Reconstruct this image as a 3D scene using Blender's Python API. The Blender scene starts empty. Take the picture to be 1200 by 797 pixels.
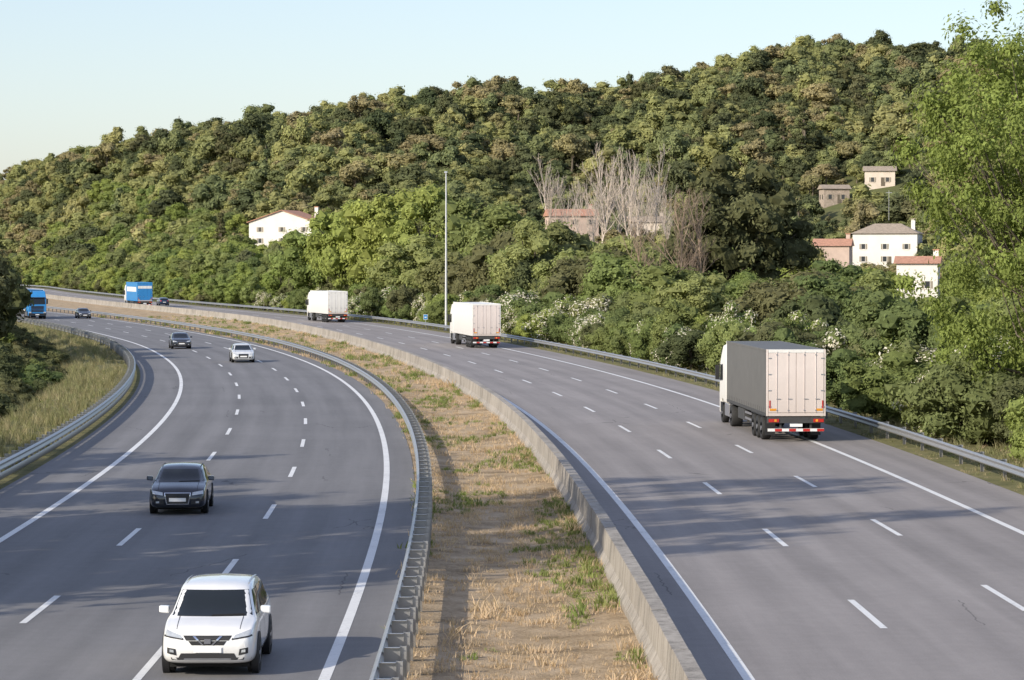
import bpy, bmesh, math, random, time
import numpy as np
from mathutils import Vector, Matrix, noise as mnoise
from mathutils.bvhtree import BVHTree
T0=time.time()
rnd=random.Random(7); nr=np.random.default_rng(7)
S=bpy.context.scene
LINK=S.collection

# ------------------------------------------------------------------ materials
def nodes_of(name):
    m=bpy.data.materials.new(name); m.use_nodes=True
    nt=m.node_tree; nt.nodes.clear()
    out=nt.nodes.new('ShaderNodeOutputMaterial')
    return m,nt,out
def N(nt,t,**kw):
    n=nt.nodes.new(t)
    for k,v in kw.items(): setattr(n,k,v)
    return n
def mathn(nt,op,a,b=None,c=None):
    n=N(nt,'ShaderNodeMath',operation=op)
    for i,v in enumerate((a,b,c)):
        if v is None: continue
        if isinstance(v,(int,float)): n.inputs[i].default_value=v
        else: nt.links.new(v,n.inputs[i])
    return n.outputs[0]
def ramp(nt,fac,stops):
    r=N(nt,'ShaderNodeValToRGB'); cr=r.color_ramp
    while len(cr.elements)>1: cr.elements.remove(cr.elements[-1])
    cr.elements[0].position=stops[0][0]; cr.elements[0].color=(*stops[0][1],1)
    for p,c in stops[1:]:
        e=cr.elements.new(p); e.color=(*c,1)
    if fac is not None: nt.links.new(fac,r.inputs[0])
    return r.outputs[0]
def noise(nt,vec,scale,detail=4,rough=.55):
    n=N(nt,'ShaderNodeTexNoise'); n.inputs['Scale'].default_value=scale
    n.inputs['Detail'].default_value=detail; n.inputs['Roughness'].default_value=rough
    if vec is not None: nt.links.new(vec,n.inputs['Vector'])
    return n.outputs[0]
def mixc(nt,fac,a,b,bt='MIX'):
    n=N(nt,'ShaderNodeMix',data_type='RGBA',blend_type=bt)
    for s,v in ((n.inputs[0],fac),(n.inputs[6],a),(n.inputs[7],b)):
        if isinstance(v,(int,float)): s.default_value=v
        elif isinstance(v,tuple): s.default_value=(*v,1)
        else: nt.links.new(v,s)
    return n.outputs[2]
def simple(name,col,rough=.6,metal=0.,var=.15,scale=3.,bump=0.,bscale=30.,coat=0.,spec=.5,dirt=None):
    m,nt,out=nodes_of(name)
    b=N(nt,'ShaderNodeBsdfPrincipled')
    tc=N(nt,'ShaderNodeTexCoord')
    f=noise(nt,tc.outputs['Object'],scale,5,.6)
    f2=mathn(nt,'MULTIPLY_ADD',f,2.2,-.6)
    lo=tuple(c*(1-var) for c in col); hi=tuple(min(1,c*(1+var)) for c in col)
    c=mixc(nt,f2,lo,hi)
    if dirt:
        sx=N(nt,'ShaderNodeSeparateXYZ'); nt.links.new(tc.outputs['Object'],sx.inputs[0])
        g=mathn(nt,'MULTIPLY_ADD',sx.outputs[2],-1/dirt[1],1.0)
        g=mathn(nt,'MULTIPLY',g,f); 
        g2=N(nt,'ShaderNodeClamp'); nt.links.new(g,g2.inputs[0])
        c=mixc(nt,g2.outputs[0],c,dirt[0])
    nt.links.new(c,b.inputs['Base Color'])
    b.inputs['Roughness'].default_value=rough; b.inputs['Metallic'].default_value=metal
    b.inputs['Coat Weight'].default_value=coat; b.inputs['Coat Roughness'].default_value=.05
    b.inputs['Specular IOR Level'].default_value=spec
    if bump>0:
        bn=N(nt,'ShaderNodeBump'); bn.inputs['Strength'].default_value=bump; bn.inputs['Distance'].default_value=.02
        nt.links.new(noise(nt,tc.outputs['Object'],bscale,4),bn.inputs['Height'])
        nt.links.new(bn.outputs[0],b.inputs['Normal'])
    nt.links.new(b.outputs[0],out.inputs[0])
    return m
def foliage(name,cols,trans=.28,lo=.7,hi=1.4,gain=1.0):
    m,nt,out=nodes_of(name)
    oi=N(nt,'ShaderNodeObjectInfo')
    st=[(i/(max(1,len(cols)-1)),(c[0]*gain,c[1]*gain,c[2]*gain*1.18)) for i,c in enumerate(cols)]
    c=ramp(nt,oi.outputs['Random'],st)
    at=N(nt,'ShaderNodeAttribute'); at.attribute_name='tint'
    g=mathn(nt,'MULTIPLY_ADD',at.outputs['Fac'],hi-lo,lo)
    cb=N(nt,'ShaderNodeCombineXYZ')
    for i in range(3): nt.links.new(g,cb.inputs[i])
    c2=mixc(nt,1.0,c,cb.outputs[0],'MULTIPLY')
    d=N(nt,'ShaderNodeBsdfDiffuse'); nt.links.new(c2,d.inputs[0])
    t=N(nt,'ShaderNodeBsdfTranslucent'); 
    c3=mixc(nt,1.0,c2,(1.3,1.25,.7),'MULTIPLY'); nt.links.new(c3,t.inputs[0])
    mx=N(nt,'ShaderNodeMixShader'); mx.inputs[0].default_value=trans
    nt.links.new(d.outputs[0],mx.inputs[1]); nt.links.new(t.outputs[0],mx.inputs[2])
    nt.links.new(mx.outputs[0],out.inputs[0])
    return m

def asphalt(name,base,lane):
    m,nt,out=nodes_of(name)
    b=N(nt,'ShaderNodeBsdfPrincipled')
    uv=N(nt,'ShaderNodeUVMap'); uv.uv_map='UVMap'
    sp=N(nt,'ShaderNodeSeparateXYZ'); nt.links.new(uv.outputs[0],sp.inputs[0])
    ang=mathn(nt,'MULTIPLY',sp.outputs[0],2*math.pi/(lane/2))
    w=mathn(nt,'COSINE',ang)
    mp=N(nt,'ShaderNodeMapping'); nt.links.new(uv.outputs[0],mp.inputs[0]); mp.inputs['Scale'].default_value=(1,.03,1)
    n1=noise(nt,mp.outputs[0],1.1,5,.6)
    n2=noise(nt,uv.outputs[0],.12,4,.6)
    n3=noise(nt,uv.outputs[0],28,3,.7)
    n4=noise(nt,uv.outputs[0],2.2,5,.65)
    v=mathn(nt,'MULTIPLY_ADD',w,-.055,1.0)
    v=mathn(nt,'ADD',v,mathn(nt,'MULTIPLY_ADD',n1,.7,-.35))
    v=mathn(nt,'ADD',v,mathn(nt,'MULTIPLY_ADD',n2,.4,-.2))
    v=mathn(nt,'ADD',v,mathn(nt,'MULTIPLY_ADD',n3,.7,-.35))
    v=mathn(nt,'ADD',v,mathn(nt,'MULTIPLY_ADD',n4,.3,-.15))
    vo=N(nt,'ShaderNodeTexVoronoi',feature='DISTANCE_TO_EDGE'); vo.inputs['Scale'].default_value=1
    mp2=N(nt,'ShaderNodeMapping'); nt.links.new(uv.outputs[0],mp2.inputs[0]); mp2.inputs['Scale'].default_value=(.14,.035,1)
    wv=N(nt,'ShaderNodeVectorMath',operation='ADD'); nt.links.new(mp2.outputs[0],wv.inputs[0])
    nn=N(nt,'ShaderNodeTexNoise'); nn.inputs['Scale'].default_value=1.2; nt.links.new(uv.outputs[0],nn.inputs['Vector'])
    sc=N(nt,'ShaderNodeVectorMath',operation='SCALE'); nt.links.new(nn.outputs[1],sc.inputs[0]); sc.inputs['Scale'].default_value=.05
    nt.links.new(sc.outputs[0],wv.inputs[1]); nt.links.new(wv.outputs[0],vo.inputs['Vector'])
    ck=mathn(nt,'LESS_THAN',vo.outputs[0],.0022)
    gate=mathn(nt,'GREATER_THAN',noise(nt,uv.outputs[0],.09,2),.57)
    ck=mathn(nt,'MULTIPLY',ck,gate)
    v=mathn(nt,'MULTIPLY',v,mathn(nt,'MULTIPLY_ADD',ck,-.45,1.0))
    cb=N(nt,'ShaderNodeCombineXYZ')
    for i in range(3): nt.links.new(v,cb.inputs[i])
    c=mixc(nt,1.0,base,cb.outputs[0],'MULTIPLY')
    nt.links.new(c,b.inputs['Base Color'])
    b.inputs['Roughness'].default_value=.8; b.inputs['Specular IOR Level'].default_value=.4
    bn=N(nt,'ShaderNodeBump'); bn.inputs['Strength'].default_value=.35; bn.inputs['Distance'].default_value=.01
    nt.links.new(noise(nt,uv.outputs[0],60,2),bn.inputs['Height']); nt.links.new(bn.outputs[0],b.inputs['Normal'])
    nt.links.new(b.outputs[0],out.inputs[0])
    return m
def paintline(name):
    m,nt,out=nodes_of(name)
    b=N(nt,'ShaderNodeBsdfPrincipled'); tc=N(nt,'ShaderNodeTexCoord')
    f=noise(nt,tc.outputs['Object'],9,6,.75); f2=noise(nt,tc.outputs['Object'],.6,3)
    g=mathn(nt,'ADD',f,mathn(nt,'MULTIPLY',f2,.5))
    c=ramp(nt,g,[(.45,(.8,.8,.79)),(.82,(.68,.68,.67)),(.98,(.40,.40,.40))])
    nt.links.new(c,b.inputs['Base Color']); b.inputs['Roughness'].default_value=.6
    nt.links.new(b.outputs[0],out.inputs[0]); return m
def groundmat(name,stops,sc=.6,fine=14):
    m,nt,out=nodes_of(name)
    b=N(nt,'ShaderNodeBsdfPrincipled'); tc=N(nt,'ShaderNodeTexCoord')
    f=noise(nt,tc.outputs['Object'],sc,8,.68); g=noise(nt,tc.outputs['Object'],fine,5,.7)
    h=mathn(nt,'ADD',mathn(nt,'MULTIPLY',f,.65),mathn(nt,'MULTIPLY',g,.35))
    c=ramp(nt,h,stops)
    nt.links.new(c,b.inputs['Base Color']); b.inputs['Roughness'].default_value=.95; b.inputs['Specular IOR Level'].default_value=.1
    bn=N(nt,'ShaderNodeBump'); bn.inputs['Strength'].default_value=.8; bn.inputs['Distance'].default_value=.08
    nt.links.new(g,bn.inputs['Height']); nt.links.new(bn.outputs[0],b.inputs['Normal'])
    nt.links.new(b.outputs[0],out.inputs[0]); return m
def concrete(name,col):
    m,nt,out=nodes_of(name)
    b=N(nt,'ShaderNodeBsdfPrincipled'); tc=N(nt,'ShaderNodeTexCoord')
    mp=N(nt,'ShaderNodeMapping'); nt.links.new(tc.outputs['Object'],mp.inputs[0]); mp.inputs['Scale'].default_value=(1,1,.12)
    st=noise(nt,mp.outputs[0],3.5,6,.7); f=noise(nt,tc.outputs['Object'],.5,5,.6); g=noise(nt,tc.outputs['Object'],25,3)
    h=mathn(nt,'ADD',mathn(nt,'MULTIPLY',st,.5),mathn(nt,'ADD',mathn(nt,'MULTIPLY',f,.3),mathn(nt,'MULTIPLY',g,.2)))
    c=ramp(nt,h,[(.38,tuple(x*.38 for x in col)),(.48,tuple(x*.72 for x in col)),(.58,col),(.75,tuple(min(1,x*1.2) for x in col))])
    nt.links.new(c,b.inputs['Base Color']); b.inputs['Roughness'].default_value=.9
    nt.links.new(b.outputs[0],out.inputs[0]); return m

M={}
M['asphL']=asphalt('asphalt_left',(.172,.168,.170),3.5)
M['asphR']=asphalt('asphalt_right',(.250,.229,.219),3.62)
M['paint']=paintline('road_paint')
M['ground']=groundmat('ground_soil',[(.3,(.07,.085,.034)),(.5,(.11,.12,.05)),(.7,(.19,.17,.085))],.05,2)
M['median']=groundmat('dry_grass_soil',[(.30,(.12,.12,.055)),(.40,(.25,.185,.11)),(.50,(.43,.325,.21)),(.62,(.56,.44,.30))],.6,12)
M['verge']=groundmat('verge_soil',[(.3,(.07,.08,.035)),(.5,(.19,.18,.085)),(.7,(.30,.25,.14))],.5,10)
M['conc']=concrete('barrier_concrete',(.39,.355,.31))
M['galv']=simple('galvanised_steel',(.46,.47,.48),.42,.7,.2,6,dirt=((.16,.13,.10),1.1))
M['bark']=simple('bark',(.14,.115,.085),.9,0,.35,5,.6,20)
M['barepale']=simple('pale_bark',(.55,.47,.40),.9,0,.25,5)
M['barebrown']=simple('brown_bark',(.28,.21,.155),.9,0,.25,5)
M['tyre']=simple('tyre_rubber',(.022,.022,.022),.8,0,.2,8)
M['rim']=simple('alloy_rim',(.5,.5,.52),.3,.8,.1,8)
M['dark']=simple('dark_plastic',(.02,.02,.022),.55,0,.1,8)
M['black']=simple('shadow_gap',(.006,.006,.006),.9)
M['glass']=simple('tinted_glass',(.012,.016,.018),.04,0,.1,2,spec=.5,coat=.1)
M['lamp']=simple('headlamp_glass',(.55,.58,.6),.08,.3,.15,14,coat=1)
M['red']=simple('tail_red',(.45,.02,.015),.25,0,.1,8,coat=.6)
M['amber']=simple('amber_reflector',(.7,.3,.03),.3)
M['chrome']=simple('chrome',(.75,.75,.77),.12,1,.05,4)
M['plate']=simple('number_plate',(.85,.85,.84),.4,0,.03,20)
M['wpaint']=simple('white_car_paint',(.80,.80,.79),.3,0,.03,2,coat=1,dirt=((.35,.32,.28),.7))
M['bpaint']=simple('black_car_paint',(.012,.016,.026),.22,.2,.1,2,coat=1)
M['spaint']=simple('silver_car_paint',(.70,.71,.71),.3,.15,.05,2,coat=1)
M['gpaint']=simple('graphite_car_paint',(.03,.035,.045),.25,.3,.1,2,coat=1)
M['blpaint']=simple('navy_car_paint',(.02,.04,.09),.25,.3,.1,2,coat=1)
M['twhite']=simple('truck_white',(.76,.75,.72),.45,0,.06,1.5,dirt=((.33,.29,.24),3.0))
M['tgrey']=simple('truck_curtain_grey',(.125,.122,.115),.6,0,.12,1.2,.15,3,dirt=((.10,.09,.08),3.0))
M['tcream']=simple('truck_door_cream',(.70,.62,.58),.5,0,.06,1.5,dirt=((.36,.30,.25),3.2))
M['tblue']=simple('truck_blue',(.03,.22,.52),.45,0,.1,1.5)
M['tblue2']=simple('truck_dark_blue',(.02,.12,.28),.35,0,.1,1.5)
M['chassis']=simple('truck_chassis',(.05,.05,.05),.7,0,.25,3)
M['rwhite']=simple('reflector_white',(.8,.8,.8),.4)
M['wallw']=simple('white_render',(.78,.74,.68),.9,0,.07,.4,.2,8)
M['wallp']=simple('pink_render',(.55,.42,.35),.9,0,.12,.5,.2,8)
M['wallc']=simple('cream_render',(.66,.57,.48),.9,0,.12,.5,.2,8)
M['stone']=simple('stone_wall',(.38,.31,.25),.95,0,.35,2.5,.6,6)
M['roofr']=simple('terracotta_tiles',(.46,.24,.16),.9,0,.3,2.0,.5,10)
M['roofg']=simple('weathered_tiles',(.33,.27,.21),.9,0,.3,2.0,.5,10)
M['wood']=simple('shutter_green',(.30,.26,.20),.7)
M['win']=simple('window_glass',(.05,.055,.06),.1,0,.1,1)
M['pole']=simple('lamp_post_steel',(.58,.59,.60),.45,.4,.1,2)

# ------------------------------------------------------------------ mesh helpers
def build_mesh(name,parts,mats,smooth=()):
    verts=[];loops=[];starts=[];mi=[];tints=[];off=0;ls=0
    for V,F,m,t in parts:
        V=np.asarray(V,np.float32);F=np.asarray(F,np.int32)
        if len(F)==0: continue
        verts.append(V); loops.append((F+off).ravel()); k=F.shape[1]
        starts.append(ls+np.arange(len(F))*k); mi.append(np.full(len(F),m,np.int32))
        tints.append(np.broadcast_to(np.asarray(t,np.float32),(len(V),)))
        off+=len(V); ls+=F.size
    V=np.concatenate(verts); L=np.concatenate(loops); St=np.concatenate(starts); Mi=np.concatenate(mi); Ti=np.concatenate(tints)
    me=bpy.data.meshes.new(name)
    me.vertices.add(len(V)); me.vertices.foreach_set('co',V.ravel())
    me.loops.add(len(L)); me.loops.foreach_set('vertex_index',L.astype(np.int32))
    me.polygons.add(len(St)); me.polygons.foreach_set('loop_start',St.astype(np.int32))
    me.polygons.foreach_set('material_index',Mi)
    me.polygons.foreach_set('use_smooth',np.isin(Mi,list(smooth)) if smooth else np.zeros(len(St),bool))
    me.update(calc_edges=True)
    a=me.attributes.new('tint','FLOAT','POINT'); a.data.foreach_set('value',Ti.astype(np.float32))
    for m in mats: me.materials.append(m)
    return me
def obj(name,me,parent=None,loc=(0,0,0),rz=0,sc=(1,1,1),coll=None):
    o=bpy.data.objects.new(name,me)
    (coll or LINK).objects.link(o)
    o.location=loc; o.rotation_euler=(0,0,rz); o.scale=sc
    if parent: o.parent=parent
    return o
def empty(name,loc=(0,0,0),rz=0):
    o=bpy.data.objects.new(name,None); LINK.objects.link(o); o.location=loc; o.rotation_euler=(0,0,rz); o.empty_display_size=.5
    return o
class B:
    def __init__(s): s.v=[];s.f=[];s.m=[];s.mats=[];s.sm=[]
    def mi(s,m):
        if m not in s.mats: s.mats.append(m)
        return s.mats.index(m)
    def add(s,V,F,m,smooth=False):
        o=len(s.v); s.v+= [tuple(p) for p in V]; i=s.mi(m)
        for f in F: s.f.append([a+o for a in f]); s.m.append(i); s.sm.append(smooth)
    def box(s,x0,x1,y0,y1,z0,z1,m):
        V=[(x0,y0,z0),(x1,y0,z0),(x1,y1,z0),(x0,y1,z0),(x0,y0,z1),(x1,y0,z1),(x1,y1,z1),(x0,y1,z1)]
        s.add(V,[(0,3,2,1),(4,5,6,7),(0,1,5,4),(1,2,6,5),(2,3,7,6),(3,0,4,7)],m)
    def extr(s,prof,x0,x1,m,inset=0):
        n=len(prof); V=[(x0,p[0],p[1]) for p in prof]+[(x1,p[0],p[1]) for p in prof]
        F=[tuple(range(n)),tuple(range(2*n-1,n-1,-1))]+[(i,i+n,(i+1)%n+n,(i+1)%n) for i in range(n)]
        s.add(V,F,m)
    def cyl(s,c,axis,r,h,m,n=20,r2=None,smooth=True):
        r2=r if r2 is None else r2; V=[]
        for k,(rr,t) in enumerate(((r,-h/2),(r2,h/2))):
            for i in range(n):
                a=2*math.pi*i/n; p=[rr*math.cos(a),rr*math.sin(a)]
                q={'x':(t,p[0],p[1]),'y':(p[0],t,p[1]),'z':(p[0],p[1],t)}[axis]
                V.append((c[0]+q[0],c[1]+q[1],c[2]+q[2]))
        s.add(V,[(i,(i+1)%n,(i+1)%n+n,i+n) for i in range(n)],m,smooth)
        s.add(V[:n],[tuple(range(n))[::-1]],m); s.add(V[n:],[tuple(range(n))],m)
    def lathe_x(s,c,prof,m,n=28):
        V=[];k=len(prof)
        for i in range(n):
            a=2*math.pi*i/n
            for (x,r) in prof: V.append((c[0]+x,c[1]+r*math.cos(a),c[2]+r*math.sin(a)))
        F=[(i*k+j,i*k+j+1,((i+1)%n)*k+j+1,((i+1)%n)*k+j) for i in range(n) for j in range(k-1)]
        s.add(V,F,m,True)
    def make(s,name,parent=None,bevel=0,**kw):
        me=bpy.data.meshes.new(name); me.from_pydata(s.v,[],s.f)
        for m in s.mats: me.materials.append(m)
        me.polygons.foreach_set('material_index',s.m); me.polygons.foreach_set('use_smooth',s.sm)
        bm=bmesh.new(); bm.from_mesh(me); bmesh.ops.recalc_face_normals(bm,faces=bm.faces); bm.to_mesh(me); bm.free()
        o=obj(name,me,parent,**kw)
        if bevel>0:
            b=o.modifiers.new('bevel','BEVEL'); b.width=bevel; b.segments=2; b.limit_method='ANGLE'; b.angle_limit=math.radians(40)
        return o

# ------------------------------------------------------------------ road alignment (world metres)
def dense(pts):
    Y=np.arange(-260,1700,1.0); p=np.array(pts)
    X=np.interp(Y,p[:,1],p[:,0])
    sl0=(p[1,0]-p[0,0])/(p[1,1]-p[0,1]); sl1=(p[-1,0]-p[-2,0])/(p[-1,1]-p[-2,1])
    X=np.where(Y<p[0,1],p[0,0]+(Y-p[0,1])*sl0,X); X=np.where(Y>p[-1,1],p[-1,0]+(Y-p[-1,1])*sl1,X)
    k=np.exp(-.5*(np.arange(-70,71)/22.)**2); k/=k.sum()
    Xp=np.pad(X,70,mode='reflect',reflect_type='odd'); Xs=np.convolve(Xp,k,'valid')
    return Y,Xs
RP=[(4.9,0),(4.6,54),(4.15,73),(3.05,111.4),(1.75,137.4),(.15,160.7),(-2.05,185.5),(-6.5,224.7),(-15.0,285.3),(-29,363),(-47.5,435),(-66,500),(-90,590),(-126,737),(-152,855),(-200,1000),(-290,1200)]
LP=[(-3.6,0),(-3.38,54),(-3.45,71),(-4.25,104.8),(-5.6,130.7),(-8.4,168),(-13.95,215.6),(-24.4,276),(-40,340),(-58.8,408),(-84,490),(-118,590),(-170,737),(-215,855),(-280,1000),(-390,1200)]
YD,XR=dense(RP); _,XL=dense(LP)
SR=np.gradient(XR,YD); SL=np.gradient(XL,YD)
class Ref:
    def __init__(s,X,G): s.X=X; s.G=G
    def x(s,Y): return np.interp(Y,YD,s.X)
    def g(s,Y): return np.interp(Y,YD,s.G)
    def pt(s,Y,off):
        X=s.x(Y); g=s.g(Y); n=np.sqrt(1+g*g); return X+off/n, Y-off*g/n
R=Ref(XR,SR); L=Ref(XL,SL)
def ys(a,b,st): return np.arange(a,b+st*.5,st)

def strip(name,ref,offs,zs,Y0,Y1,step,mat,ref2=None):
    Y=ys(Y0,Y1,step); k=len(offs); V=[];UV=[]
    for y in Y:
        for i,o in enumerate(offs):
            if ref2 is None: X_,Y_=ref.pt(y,o); u=o
            else:
                a=ref.pt(y,offs[0]); b=ref2.pt(y,offs[-1]); t=i/(k-1); X_=a[0]*(1-t)+b[0]*t; Y_=a[1]*(1-t)+b[1]*t; u=t*8
            V.append((float(X_),float(Y_),zs[i] if not callable(zs) else zs(i/(k-1)))); UV.append((u,y))
    F=[(j*k+i,j*k+i+1,(j+1)*k+i+1,(j+1)*k+i) for j in range(len(Y)-1) for i in range(k-1)]
    me=bpy.data.meshes.new(name); me.from_pydata(V,[],F); me.materials.append(mat)
    uv=me.uv_layers.new(name='UVMap'); li=np.zeros(len(me.loops),np.int32); me.loops.foreach_get('vertex_index',li)
    uv.data.foreach_set('uv',np.array(UV,np.float32)[li].ravel())
    return obj(name,me)
YE=1150
strip('road',L,[-13.2,-9,-5,-1,1.0],[0,0,0,0,0],-60,YE,4,M['asphL'])
strip('road',R,[-1.25,3,7,11,13.7],[0,0,0,0,0],-60,YE,4,M['asphR'])
strip('median_ground',L,[.98]+[0]*9+[-1.2],lambda t:-.012-.16*math.sin(math.pi*t),-60,YE,4,M['median'],ref2=R)
def zL(o): return float(np.interp(o,[13.15,15,17.5,20,27],[-.012,.08,.2,-.9,-1.6]))
def zR(o): return float(np.interp(o,[13.65,15,18,26],[-.012,.03,-.1,-1.2]))
oL=[-13.15,-14,-15,-16.5,-17.5,-19,-20,-24,-27]; strip('left_verge',L,oL,[zL(-o) for o in oL],-60,YE,4,M['verge'])
oR=[13.65,14.2,15,18,22,26]; strip('right_verge',R,oR,[zR(o) for o in oR],-60,YE,4,M['verge'])

def markings():
    b=B()
    def seg(ref,o,w,y0,y1,step):
        Y=ys(y0,y1,step); V=[]
        for y in Y:
            for d in (-w/2,w/2):
                p=ref.pt(y,o+d); V.append((float(p[0]),float(p[1]),.006))
        b.add(V,[(2*j,2*j+1,2*j+3,2*j+2) for j in range(len(Y)-1)],M['paint'])
    for ref,o in ((L,0),(L,-10.5),(R,0),(R,10.9)): seg(ref,o,.22,-60,YE,4)
    for ref,o,ph in ((L,-3.5,53.6),(L,-7.0,62.5),(R,3.62,61.5),(R,7.25,64.5)):
        per=17.2 if ref is L else 17.8
        y=ph-per*6
        while y<YE-10:
            seg(ref,o,.16,y,y+5.2,2.6); y+=per
    return b.make('lane_markings')
markings()

# ------------------------------------------------------------------ terrain
def sm(t): t=np.clip(t,0,1); return t*t*(3-2*t)
RX=np.array([-700,-420,-300,-203,-169,-135,-101,-68,-34,-13.5,13.5,40,68,91,115,142,155,164,203,300,500])
RH=np.array([25,30,36,41,43,49,55,60,64,66,62,65,75,81,84,85,85,83,75,60,40])+0.0
def terr(X,Y):
    X=np.asarray(X,float); Y=np.asarray(Y,float)
    sR=X-np.interp(Y,YD,XR); sL=np.interp(Y,YD,XL)-X
    dR=np.maximum(0,sR-19); dL=np.maximum(0,sL-22)
    z=-.5+0*X
    z=z-2.2*sm(dR/30)*(1-sm((Y-350)/250))
    w=np.sin(X*.021+1.3)*np.cos(Y*.012+.5)*5.5+np.sin(X*.047+Y*.019)*4.0+np.sin(X*.09-Y*.05)*1.6
    t=sm((Y-560)/590)
    hill=(np.interp(X,RX,RH)*t+w*np.minimum(1,t*2.2)*(1-.72*t))*sm(dR/75)
    hill=hill*(1-.5*sm((Y-1200)/600))
    z=z+hill
    z=z+sm(dL/14)*(-1.6)+sm((dL-10)/30)*5*(1-sm((dL-300)/300))
    return z
gx=np.unique(np.concatenate([np.linspace(-3000,-400,12),np.arange(-400,401,8),np.linspace(400,3000,12)]))
gy=np.unique(np.concatenate([np.linspace(-800,-60,8),np.arange(-60,1300,8),np.linspace(1300,5000,14)]))
GX,GY=np.meshgrid(gx,gy); GZ=terr(GX,GY)
V=np.stack([GX.ravel(),GY.ravel(),GZ.ravel()],1); nx=len(gx)
ii=np.arange((len(gy)-1)*(nx-1)); r_=ii//(nx-1); c_=ii%(nx-1); a=r_*nx+c_
F=np.stack([a,a+1,a+nx+1,a+nx],1)
obj('ground',build_mesh('ground',[(V,F,0,0.)],[M['ground']],smooth=(0,)))

# ------------------------------------------------------------------ barrier + guardrails
def barrier():
    b=B(); prof=[(-.30,-.1),(-.30,.08),(-.19,.28),(-.15,.84),(.15,.84),(.19,.28),(.30,.08),(.30,-.1)]
    y=-50.0
    while y<YE-8:
        n=len(prof); V=[]; dx=rnd.uniform(-.012,.012); dz=rnd.uniform(-.008,.008)
        for yy in (y,y+2.99,y+5.975):
            for (o,z) in prof:
                p=R.pt(yy,-1.42+o+dx); V.append((float(p[0]),float(p[1]),z+dz))
        F=[(j*n+i,j*n+(i+1)%n,(j+1)*n+(i+1)%n,(j+1)*n+i) for j in range(2) for i in range(n)]
        F+=[tuple(range(n))[::-1],tuple(range(2*n,3*n))]
        b.add(V,F,M['conc']); y+=6.0
    return b.make('concrete_barrier')
barrier()
W=[(0,.44),(.03,.455),(.085,.49),(.085,.53),(.0,.58),(0,.63),(.085,.68),(.085,.72),(.03,.755),(0,.77)]
def guardrail(name,ref,off,side,Y0,Y1,lower=False,sp=2.0):
    b=B(); Y=ys(Y0,Y1,4); 
    def sweep(prof):
        k=len(prof); V=[]
        for y in Y:
            for n_,z in prof:
                p=ref.pt(y,off+side*n_); V.append((float(p[0]),float(p[1]),z))
        b.add(V,[(j*k+i,j*k+i+1,(j+1)*k+i+1,(j+1)*k+i) for j in range(len(Y)-1) for i in range(k-1)],M['galv'],True)
    sweep(W)
    if lower: sweep([(0,.1),(.02,.12),(.02,.34),(0,.36)])
    y=Y0+1.
    while y<Y1:
        g=float(ref.g(y)); t=Vector((g,1,0)).normalized(); nn=Vector((t.y,-t.x,0))*side
        p=ref.pt(y,off); p=Vector((float(p[0]),float(p[1]),0))
        def ob(n0,n1,t0,t1,z0,z1):
            V=[]
            for z in (z0,z1):
                for a_,c_ in ((n0,t0),(n1,t0),(n1,t1),(n0,t1)): V.append(tuple(p+nn*a_+t*c_+Vector((0,0,z))))
            b.add(V,[(0,3,2,1),(4,5,6,7),(0,1,5,4),(1,2,6,5),(2,3,7,6),(3,0,4,7)],M['galv'])
        ob(-.42,-.30,-.006,.006,-.4,.76)
        ob(-.306,-.30,-.06,.06,-.4,.76); ob(-.42,-.414,-.06,.06,-.4,.76)
        ob(-.298,-.004,-.012,.012,.46,.74); ob(-.298,-.004,-.10,-.012,.735,.745); ob(-.298,-.004,-.10,-.012,.455,.465)
        ob(-.012,-.003,-.10,.10,.46,.74)
        y+=sp if y<260 else 4.0
    return b.make(name)
guardrail('guardrail',L,1.15,-1,-50,1100)
guardrail('guardrail',L,-13.6,1,-50,1100,lower=True)
guardrail('guardrail',R,14.1,-1,-50,1100,sp=4.0)

# ------------------------------------------------------------------ vegetation generators
bm=bmesh.new(); bmesh.ops.create_icosphere(bm,subdivisions=2,radius=1); ICV=np.array([v.co[:] for v in bm.verts]); ICF=np.array([[v.index for v in f.verts] for f in bm.faces]); bm.free()
def tube(path,radii,n=6):
    P=np.array(path,float); k=len(P); V=[]
    for i in range(k):
        d=P[min(i+1,k-1)]-P[max(i-1,0)]; d/=np.linalg.norm(d)+1e-9
        u=np.cross(d,[.3,1,.1]); u/=np.linalg.norm(u)+1e-9; w=np.cross(d,u)
        for j in range(n):
            a=2*math.pi*j/n; V.append(P[i]+radii[i]*(u*math.cos(a)+w*math.sin(a)))
    F=[(i*n+j,i*n+(j+1)%n,(i+1)*n+(j+1)%n,(i+1)*n+j) for i in range(k-1) for j in range(n)]
    return np.array(V),np.array(F)
def leaves(C,Rd,per,size,rng,ct,shell=.55,upb=.3,jit=.38,aspect=.5):
    n=len(C)*per; ci=np.repeat(np.arange(len(C)),per)
    d=rng.normal(size=(n,3)); d/=np.linalg.norm(d,axis=1)[:,None]
    r=shell+(1.12-shell)*rng.random(n)
    p=C[ci]+d*Rd[ci]*r[:,None]
    cc=C.mean(0); g=p-cc; g/=np.linalg.norm(g,axis=1)[:,None]+1e-6
    nn=d*.75+g*.4+rng.normal(size=(n,3))*jit+np.array([0,0,upb]); nn/=np.linalg.norm(nn,axis=1)[:,None]
    q=rng.normal(size=(n,3)); t=np.cross(nn,q); t/=np.linalg.norm(t,axis=1)[:,None]; b=np.cross(nn,t)
    s=(size*(.55+.9*rng.random(n)))[:,None]
    V=np.stack([p-t*s,p+b*s*aspect+nn*s*.12,p+t*s,p-b*s*aspect+nn*s*.12],1).reshape(-1,3)
    F=np.arange(n*4).reshape(n,4)
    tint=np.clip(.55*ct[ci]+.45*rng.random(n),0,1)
    return V,F,np.repeat(tint,4)
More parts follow.
